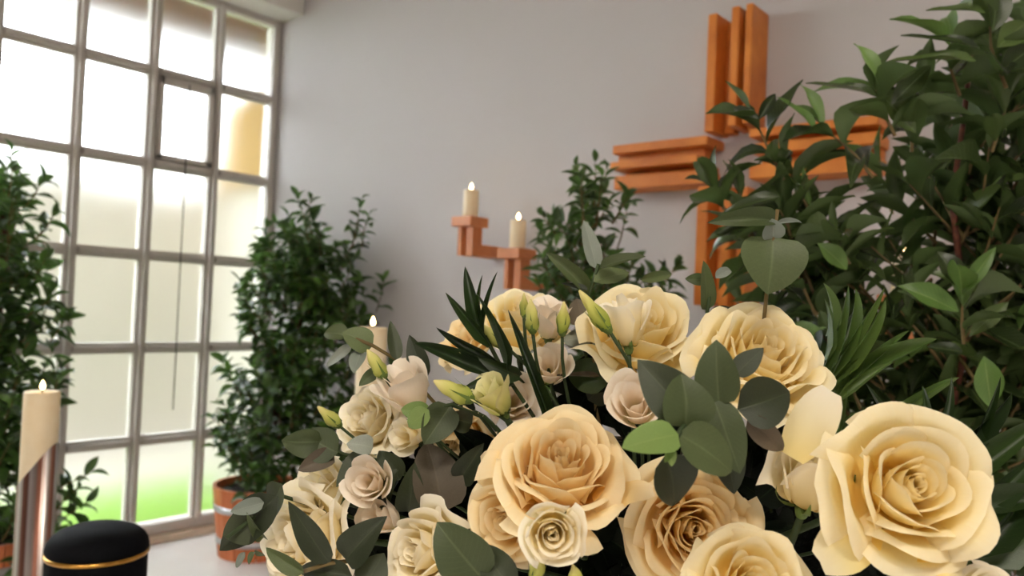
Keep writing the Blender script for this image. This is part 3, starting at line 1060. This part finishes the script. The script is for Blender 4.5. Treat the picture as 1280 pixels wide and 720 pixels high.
loose_petal(half, 990, 572, 1042, 486, .505, 58, 'rose_pale', (-.2, .3, .9))
loose_petal(rose_objs[1], 742, 628, 808, 594, .525, 46, 'rose_warm', (.1, .75, .6))
loose_petal(rose_objs[0], 1092, 662, 1028, 690, .47, 66, 'rose', (-.2, .6, .7))
loose_petal(rose_objs[0], 1150, 680, 1215, 700, .465, 90, 'rose', (.2, .5, .8))
LG = 'lisianthus blooms'
LIS = [
    (503, 474, .66, 36, (-.35, .85, .35), 0, 'lis', 'blush lisianthus bell with frilled rim beside the altar candle'),
    (459, 602, .62, 32, (-.15, .35, .9), 1, 'lis', 'frilled blush lisianthus between two ivory roses and dark leaves'),
    (470, 645, .63, 28, (-.5, .4, .6), 2, 'lis', 'crumpled blush lisianthus just above the low ivory rose'),
    (505, 545, .66, 24, (-.5, .2, .8), 2, 'rose_pale', 'small white lisianthus under the bright green leaf pair'),
    (612, 488, .60, 29, (-.45, .75, .4), 0, 'lis_green', 'green-tinged half-open lisianthus in front of the dark blades'),
    (640, 500, .64, 36, (.15, .3, .85), 1, 'lis', 'blush lisianthus behind the green-tinged half-open one'),
    (794, 502, .55, 38, (-.2, .5, .8), 1, 'lis', 'blush lisianthus folded beside the big eucalyptus cluster'),
    (685, 455, .68, 30, (-.1, .5, .75), 2, 'lis', 'drooping blush lisianthus in the shade behind two thin stems'),
    (688, 388, .68, 28, (.05, .9, .3), 0, 'lis', 'pale lisianthus standing between two upright green buds'),
    (783, 388, .61, 34, (-.08, .98, .15), 2, 'rose_pale', 'upright ivory lisianthus bell in front of the top cream rose'),
]
for px, py, d, rp, a, k, mt, lab in LIS:
    flower('lisianthus', lab, 'flower', LG, px, py, d, rp, a, LIS_SETS[k], mt, CALYX_LIS, px * 0.1, 0.0, 0.0016)


# buds
def bud_mesh(seed):
    v, f, uv = [], [], []
    n, k = 16, 12
    for i in range(k + 1):
        t = i / k
        rr = 0.5 * sin(pi * (0.06 + 0.90 * t) ** 0.72) ** 0.8 * (1 - 0.25 * t)
        for j in range(n):
            a = 2 * pi * j / n
            q = 1 + 0.13 * sin(2 * a - 7 * t + seed)
            v.append((rr * q * cos(a + 1.6 * t), rr * q * sin(a + 1.6 * t), t)); uv.append((j / n, t))
    for i in range(k):
        for j in range(n): f.append((i * n + j, i * n + (j + 1) % n, (i + 1) * n + (j + 1) % n, (i + 1) * n + j))
    f.append(tuple(range(n - 1, -1, -1))); f.append(tuple(k * n + j for j in range(n)))
    return mesh('closed_petals', v, f, uv)


BUD = [bud_mesh(s) for s in (0, 2)]
for m in BUD: m.materials.append(M['bud'])
b = MB()
b.lathe([(0.06, -0.12), (0.22, -0.06), (0.34, 0.05), (0.36, 0.12)], 12)
for k in range(5):
    a = k * 2 * pi / 5
    v, f = [], []
    for j in range(5):
        t = j / 4
        rr, hw = 0.38 + 0.14 * t + 0.1 * t * t, 0.10 * (1 - t)
        v.append((cos(a) * rr - sin(a) * hw, sin(a) * rr + cos(a) * hw, 0.05 + 0.6 * t)); v.append((cos(a) * rr + sin(a) * hw, sin(a) * rr - cos(a) * hw, 0.05 + 0.6 * t))
        if j: f.append((2 * j - 2, 2 * j - 1, 2 * j + 1, 2 * j))
    b.add(v, f)
BUDC = mesh('calyx', b.v, b.f, b.uv)
BUDC.materials.append(M['calyx'])
BUDS = [
    (480, 470, 459, 437, .66, 20, 'yellow-green bud leaning over the blush lisianthus bell'),
    (424, 532, 397, 508, .68, 18, 'yellow-green bud poking out above the grey-green leaf pair'),
    (588, 499, 542, 476, .60, 26, 'plump yellow-green bud lying beside the green-tinged lisianthus'),
    (632, 433, 598, 405, .63, 20, 'slim yellow-green bud in front of the dark pointed blades'),
    (602, 449, 574, 440, .63, 11, 'tiny green bud among the dark pointed blades'),
    (666, 414, 663, 374, .64, 19, 'upright green bud on a thin dark stem left of the pale lisianthus'),
    (703, 417, 705, 377, .66, 18, 'upright green bud close to the dark round leaf'),
    (760, 412, 724, 363, .59, 22, 'slender yellow-green bud beside the upright ivory lisianthus bell'),
    (655, 395, 655, 366, .67, 12, 'small green bud behind the upright green bud on a thin stem'),
    (668, 722, 676, 696, .48, 22, 'green bud under the small white rose bloom'),
    (722, 735, 716, 706, .48, 20, 'green bud below the dark gap beside the small white rose'),
]
for i, (bx, by, tx, ty, d, wd, lab) in enumerate(BUDS):
    a, t_ = P(bx, by, d), P(tx, ty, d - 0.006)
    z = t_ - a
    L = z.length
    z.normalize()
    wdt = wd * d / FPX
    q = z.to_track_quat('Z', 'Y').to_matrix().to_4x4()
    T = Matrix.Translation(a) @ q @ Matrix.Diagonal((wdt, wdt, L, 1))
    root = tag(empty('lisianthus_bud', T), lab, 'bud', 'lisianthus buds')
    link('closed_petals', BUD[i % 2], None, root)
    link('calyx', BUDC, None, root)
    stem_to_foam(root, T @ Vector((0, 0, -0.1)), -z, 0.0014)

# ------------------------------------------------------------------ eucalyptus
EM = [leaf_mesh('eucalyptus_leaf', 1.0, sh_euc, 6, 10, 0.10 + 0.10 * k, 0.25 + 0.3 * k, 0.15 * (k - 1), 0.012, k) for k in range(3)]
EMP = [leaf_mesh('eucalyptus_leaf', 1.0, lambda t: sin(pi * min(1, t) ** 0.7) ** 0.75 * (1 - 0.1 * t), 6, 10, 0.12 + 0.10 * k, 0.2 + 0.3 * k, 0.15 * (k - 1), 0.012, k) for k in range(3)]
BMESH = [leaf_mesh('blade', 1.0, sh_blade, 4, 12, 0.35, 0.25 + 0.3 * k, 0.25 * (k - 1), 0.0, k) for k in range(3)]


def sprig(name, label, cat, group, leaves, d, meshes, stem_pts=None, seed=1, dflt='euc', stem_to=None, tilt=0.35, stem_mat='stem', part='leaf', stem_r=0.0016):
    """leaves: (bx,by,tx,ty,width px[,mat[,base depth offset, tip depth offset]])"""
    r = random.Random(seed)
    bx = sum(l[0] for l in leaves) / len(leaves)
    by = sum(l[1] for l in leaves) / len(leaves)
    org = P(*(stem_pts[-1][:2] if stem_pts else (bx, by)), d)
    root = tag(empty(name, org), label, cat, group)
    for i, l in enumerate(leaves):
        mt = l[5] if len(l) > 5 and l[5] else dflt
        db, dt = (l[6], l[7]) if len(l) > 7 else (r.uniform(-0.008, 0.008), r.uniform(-0.025, 0.012))
        a, t_ = P(l[0], l[1], d + db), P(l[2], l[3], d + dt)
        nrm = DIR(r.uniform(-tilt, tilt), r.uniform(-tilt, tilt) + 0.25, 0.85)
        o = link(part, with_mat(r.choice(EMP if mt == 'euc_dark' else meshes), mt), None, root)
        in_world(o, frame(a, t_, nrm, l[4] * d / FPX))
    if stem_pts:
        pts = [P(x, y, d + dd) for x, y, dd in stem_pts]
        b = MB()
        k = len(pts)
        fin = pts + [pts[-1].lerp(foam_point(pts[-1]), 0.5) + Vector((0, 0, -0.006)), foam_point(pts[-1]) + (FOAM - pts[-1]).normalized() * 0.01]
        b.tube(fin, stem_r, 6)
        in_world(b.build('stem', M[stem_mat], root, True))
        for i, l in enumerate(leaves): pass
    else:
        stem_to_foam(root, org, (FOAM - org).normalized(), stem_r)
    return root


EG = 'eucalyptus sprigs'
sprig('eucalyptus_sprig', 'big round-leaved eucalyptus cluster in front of the roses', 'foliage', EG, [
    (862, 522, 799, 448, 66, 'euc_dark', 0, 0.0), (856, 534, 866, 470, 72, 'euc', -.012, -.02), (899, 506, 893, 429, 57, 'euc', .01, .0), (922, 512, 1006, 488, 72, 'euc_dark', .03, .03),
    (848, 542, 930, 588, 58, 'euc', -.02, -.02), (848, 543, 782, 555, 44, 'euc_light', -.03, -.05), (832, 568, 858, 646, 68, 'euc_dark', .0, .0), (893, 500, 926, 592, 50, 'euc', .01, -.005),
    (918, 470, 954, 433, 34, 'euc_dark', .04, .04), (935, 520, 985, 572, 34, 'euc_brown', .03, .03), (905, 560, 922, 618, 44, 'euc_dark', .02, .01),
    (836, 560, 842, 582, 14, 'euc_light', -.03, -.035), (842, 556, 832, 578, 10, 'euc_light', -.03, -.035)],
    .455, EM, [(842, 552, -.03), (856, 530, -.01), (880, 520, .02), (905, 540, .05)], 3)
sprig('eucalyptus_sprig', 'rounded eucalyptus tip sticking out past the altar candle', 'foliage', EG, [
    (434, 420, 401, 409, 24, 'euc'), (466, 432, 429, 414, 36, 'euc'), (440, 432, 404, 458, 16, 'euc_grey'), (452, 440, 440, 460, 22, 'euc_grey'), (497, 451, 488, 399, 19, 'euc_dark'),
    (533, 473, 509, 419, 30, 'euc_dark'), (474, 462, 449, 480, 16, 'euc')], .68, EM, [(436, 420, 0), (466, 432, 0), (496, 450, .01), (540, 500, .02)], 5, stem_mat='twig')
sprig('eucalyptus_sprig', 'pair of bright green leaves over the small white lisianthus', 'foliage', EG, [
    (538, 516, 500, 512, 26, 'euc_light'), (536, 512, 506, 536, 26, 'euc_light'), (563, 507, 531, 553, 44, 'euc'), (590, 530, 556, 520, 30, 'euc_dark')], .62, EM, [(540, 510, 0), (565, 506, .005), (600, 520, .03)], 6)
sprig('eucalyptus_sprig', 'grey-green rounded leaf pair beside the ivory ruffled rose', 'foliage', EG, [
    (402, 552, 351, 556, 38, 'euc'), (422, 566, 374, 542, 44, 'euc'), (418, 570, 374, 582, 26, 'euc_brown'), (466, 560, 436, 550, 26, 'euc_grey'), (460, 566, 420, 606, 34, 'euc_dark'), (468, 640, 486, 590, 40, 'euc_dark'), (500, 600, 470, 560, 36, 'euc_dark')],
    .65, EM, [(404, 556, 0), (430, 568, .005), (470, 575, .02), (520, 600, .04)], 7)
sprig('eucalyptus_sprig', 'drooping dark eucalyptus sprig overhanging the white floor', 'foliage', EG, [
    (352, 605, 332, 650, 40, 'euc_dark'), (346, 620, 268, 692, 52, 'euc_dark'), (322, 652, 275, 672, 46, 'euc_dark'), (330, 628, 286, 640, 20, 'euc_grey'), (306, 690, 292, 712, 10, 'euc_grey'), (330, 672, 312, 660, 14, 'euc'), (318, 690, 308, 702, 8, 'euc'), (330, 695, 318, 690, 10, 'euc')],
    .62, EM, [(284, 672, -.01), (320, 645, 0), (352, 620, .01), (420, 640, .05)], 8)
sprig('eucalyptus_sprig', 'pointed olive eucalyptus leaves across the outermost ivory rose', 'foliage', EG, [
    (412, 705, 359, 630, 34, 'euc_dark'), (380, 716, 324, 687, 22, 'euc'), (440, 720, 360, 705, 30, 'euc_dark'), (432, 700, 470, 652, 48, 'euc_dark'), (455, 735, 480, 690, 44, 'euc_dark')], .555, EM, [(380, 714, 0), (412, 704, .0), (450, 700, .02)], 9, stem_mat='twig')
sprig('eucalyptus_sprig', 'broad olive eucalyptus leaf beside the low ivory rose', 'foliage', EG, [
    (604, 725, 546, 660, 70, 'euc'), (560, 740, 520, 742, 40, 'euc'), (640, 740, 596, 672, 46, 'euc_dark')], .50, EM, [(605, 722, 0), (640, 730, .02)], 10)
sprig('eucalyptus_sprig', 'grey-brown eucalyptus leaf hanging in the shaded gap', 'foliage', EG, [
    (553, 640, 541, 549, 66, 'euc_brown'), (510, 640, 520, 592, 40, 'euc_dark'), (575, 600, 596, 566, 34, 'euc_dark')], .635, EM, [(553, 640, 0), (580, 650, .02)], 11, stem_mat='twig')
sprig('eucalyptus_sprig', 'slim grey-green eucalyptus tip standing before the small shrub', 'foliage', EG, [
    (746, 336, 731, 274, 23, 'euc_grey'), (735, 366, 690, 309, 20, 'euc'), (750, 335, 801, 312, 17, 'euc'), (742, 352, 788, 336, 24, 'euc'), (735, 362, 700, 352, 10, 'euc_dark')], .69, EM, [(748, 330, 0), (742, 352, 0), (735, 372, 0), (730, 430, .01)], 12)
sprig('eucalyptus_sprig', 'dark round leaf and grey leaf below the top cream rose', 'foliage', EG, [
    (728, 408, 722, 372, 36, 'euc_brown'), (752, 422, 703, 424, 32, 'euc_grey'), (758, 430, 750, 400, 16, 'euc_brown'), (750, 470, 690, 466, 10, 'euc_brown'), (760, 480, 705, 455, 46, 'blade'), (735, 500, 770, 470, 40, 'euc_dark')], .69, EM, [(734, 412, 0), (742, 440, .0), (745, 510, .01)], 13, stem_mat='twig')
sprig('eucalyptus_sprig', 'round eucalyptus leaf threaded on an upright reddish stem', 'foliage', EG, [
    (966, 296, 966, 362, 82, 'euc', .0, -.02), (968, 276, 904, 266, 24, 'euc', 0, -.03), (970, 280, 1012, 271, 8, 'euc_grey', 0, 0), (966, 300, 968, 276, 30, 'euc_grey', 0, -.01)], .60, EM, [(972, 262, 0), (966, 300, 0), (961, 340, .0), (955, 400, .01)], 14, stem_mat='twig', tilt=0.1)
sprig('eucalyptus_sprig', 'small grey-green eucalyptus leaves between the two upper cream roses', 'foliage', EG, [
    (884, 388, 884, 330, 25, 'euc'), (894, 348, 919, 330, 14, 'euc_grey'), (880, 350, 860, 348, 16, 'euc'), (885, 400, 920, 380, 20, 'euc_dark'), (800, 350, 850, 340, 14, 'euc')], .68, EM, [(890, 346, 0), (884, 390, 0), (880, 440, .01)], 15)

BG = 'palm blade sprays'
sprig('palm_leaf', 'dark pointed palm blades fanning out above the lisianthus buds', 'foliage', BG, [
    (602, 425, 578, 330, 21), (604, 412, 616, 336, 7), (601, 400, 596, 345, 5), (612, 432, 556, 367, 15), (620, 452, 534, 409, 17), (618, 470, 509, 419, 24), (700, 560, 636, 376, 17), (632, 462, 604, 365, 17), (650, 470, 600, 452, 24), (640, 480, 580, 478, 24)],
    .62, BMESH, [(606, 420, 0), (630, 465, .005), (680, 540, .02)], 16, dflt='blade', tilt=0.5, part='blade')
sprig('palm_leaf', 'green palm blades rising between the roses and the large laurel', 'foliage', BG, [
    (1032, 420, 1056, 347, 9), (1028, 480, 1121, 349, 14), (1036, 480, 1137, 366, 13), (1026, 500, 1175, 412, 18), (1040, 470, 1090, 372, 11), (1090, 540, 1240, 438, 17), (1050, 540, 1060, 440, 14),
    (1032, 470, 1104, 352, 10), (1024, 470, 1078, 360, 10), (1040, 500, 1150, 392, 13), (1030, 450, 1048, 372, 8), (1050, 500, 1120, 440, 16), (1080, 560, 1190, 470, 15)],
    .66, BMESH, [(1040, 470, 0), (1030, 520, .01)], 17, dflt='blade_light', tilt=0.5, part='blade')
sprig('palm_leaf', 'green palm blades spreading past the largest open rose', 'foliage', BG, [
    (1160, 580, 1300, 490, 26), (1180, 620, 1310, 515, 36), (1178, 545, 1192, 470, 15), (1160, 545, 1158, 474, 10), (1200, 660, 1320, 560, 36), (1210, 640, 1330, 610, 36), (1200, 590, 1262, 470, 14), (1230, 700, 1330, 650, 44), (1120, 560, 1090, 480, 20), (1190, 600, 1290, 540, 22), (1220, 690, 1330, 600, 30)],
    .62, BMESH, [(1180, 560, 0), (1170, 640, .01)], 18, dflt='blade', tilt=0.5, part='blade')

FG = 'dark salal sprigs added as shade deep in the arrangement'  # near-black leaves added so the gaps between flowers read as deep shade
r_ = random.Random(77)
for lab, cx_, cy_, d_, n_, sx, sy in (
        ('dark salal leaves added as shade in the gap beside the small white rose', 755, 690, .66, 9, 70, 50),
        ('dark salal leaves added as shade in the gap behind the half-open pale rose', 975, 640, .64, 10, 80, 60),
        ('dark salal leaves added as shade below the largest open cream rose', 1110, 735, .60, 9, 110, 40),
        ('dark salal leaves added as shade in the gap under the brown eucalyptus leaf', 600, 590, .68, 8, 60, 60),
        ('dark salal leaves added as shade behind the ivory roses', 460, 660, .72, 12, 90, 60),
        ('dark salal leaves added as shade behind the small white lisianthus and brown leaf', 520, 570, .75, 13, 100, 70),
        ('dark salal leaves added as shade behind the folded blush lisianthus', 790, 560, .70, 9, 80, 60),
        ('dark salal leaves added as shade in the gap under the top cream rose', 730, 500, .72, 9, 70, 50),
        ('dark salal leaves added as shade under the eucalyptus cluster', 930, 560, .66, 8, 70, 50)):
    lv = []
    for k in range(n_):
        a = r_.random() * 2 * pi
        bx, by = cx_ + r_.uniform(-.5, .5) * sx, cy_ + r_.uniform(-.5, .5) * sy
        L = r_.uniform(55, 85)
        lv.append((bx, by, bx + cos(a) * L, by + sin(a) * L * 0.8, L * 0.6, 'filler', r_.uniform(-.02, .02), r_.uniform(-.03, .03)))
    sprig('shade_filler_sprig', lab, 'foliage', FG, lv, d_, EM, None, int(cx_), tilt=0.8)

# ------------------------------------------------------------------ container of the arrangement
base = Vector((FOAM.x, FOAM.y, FOAM.z - 0.14))
arr = tag(empty('flower_bowl', base), 'black bowl with foil-wrapped foam in the shade under the roses', 'bowl')


def dome(rr, zz, wob):
    """oval ring stack: long across, short in depth"""
    v, f, n = [], [], 40
    rr_ = random.Random(9)
    for i, (a, z_) in enumerate(zip(rr, zz)):
        for k in range(n):
            th = 2 * pi * k / n
            q = a * (1 + wob * rr_.uniform(-1, 1))
            p = rx * cos(th) * 0.27 * q + fx * sin(th) * 0.105 * q
            v.append((p.x, p.y, z_))
    for i in range(len(rr) - 1):
        for k in range(n):
            f.append((i * n + k, i * n + (k + 1) % n, (i + 1) * n + (k + 1) % n, (i + 1) * n + k))
    f.append(tuple(range(n - 1, -1, -1))); f.append(tuple((len(rr) - 1) * n + k for k in range(n)))
    b = MB(); b.add(v, f)
    return b


dome([0.7, 0.8, 0.92, 0.9], [0, 0.015, 0.06, 0.062], 0).build('bowl', M['bowl'], arr, True)
dome([0.88, 0.95, 1.0, 0.97, 0.9, 0.76, 0.5, 0.15], [0.05, 0.09, 0.14, 0.19, 0.235, 0.27, 0.29, 0.296], 0.035).build('foil_wrapped_foam', M['foam'], arr, True)
b = MB()
z = base.z
b.lathe([(0.17, 0), (0.17, 0.02), (0.06, 0.04), (0.045, 0.1), (0.045, z - 0.08), (0.13, z - 0.03), (0.16, z - 0.02), (0.16, z)], 40, (base.x, base.y, 0))
tag(b.build('flower_stand', M['stand'], None, True), 'dark round stand carrying the flower bowl', 'stand')

# ------------------------------------------------------------------ ceiling lamps (out of view) that light the room
for i, (x, y) in enumerate(((5.5, -3.9), (4.6, -5.5))):
    l = tag(empty('ceiling_light', Vector((x, y, H))), 'square warm ceiling light panel ' + ('over the aisle', 'over the chapel seating')[i], 'ceiling light', 'ceiling lights')
    b = MB()
    for a, c in (((-.32, -.32), (.32, -.3)), ((-.32, .3), (.32, .32)), ((-.32, -.3), (-.3, .3)), ((.3, -.3), (.32, .3))):
        b.box((a[0], a[1], -0.05), (c[0], c[1], 0), 0.002)
    b.build('light_frame', M['ceiling'], l)
    b = MB()
    b.box((-.3, -.3, -0.035), (.3, .3, -0.02))
    b.build('diffuser', M['lamp'], l)
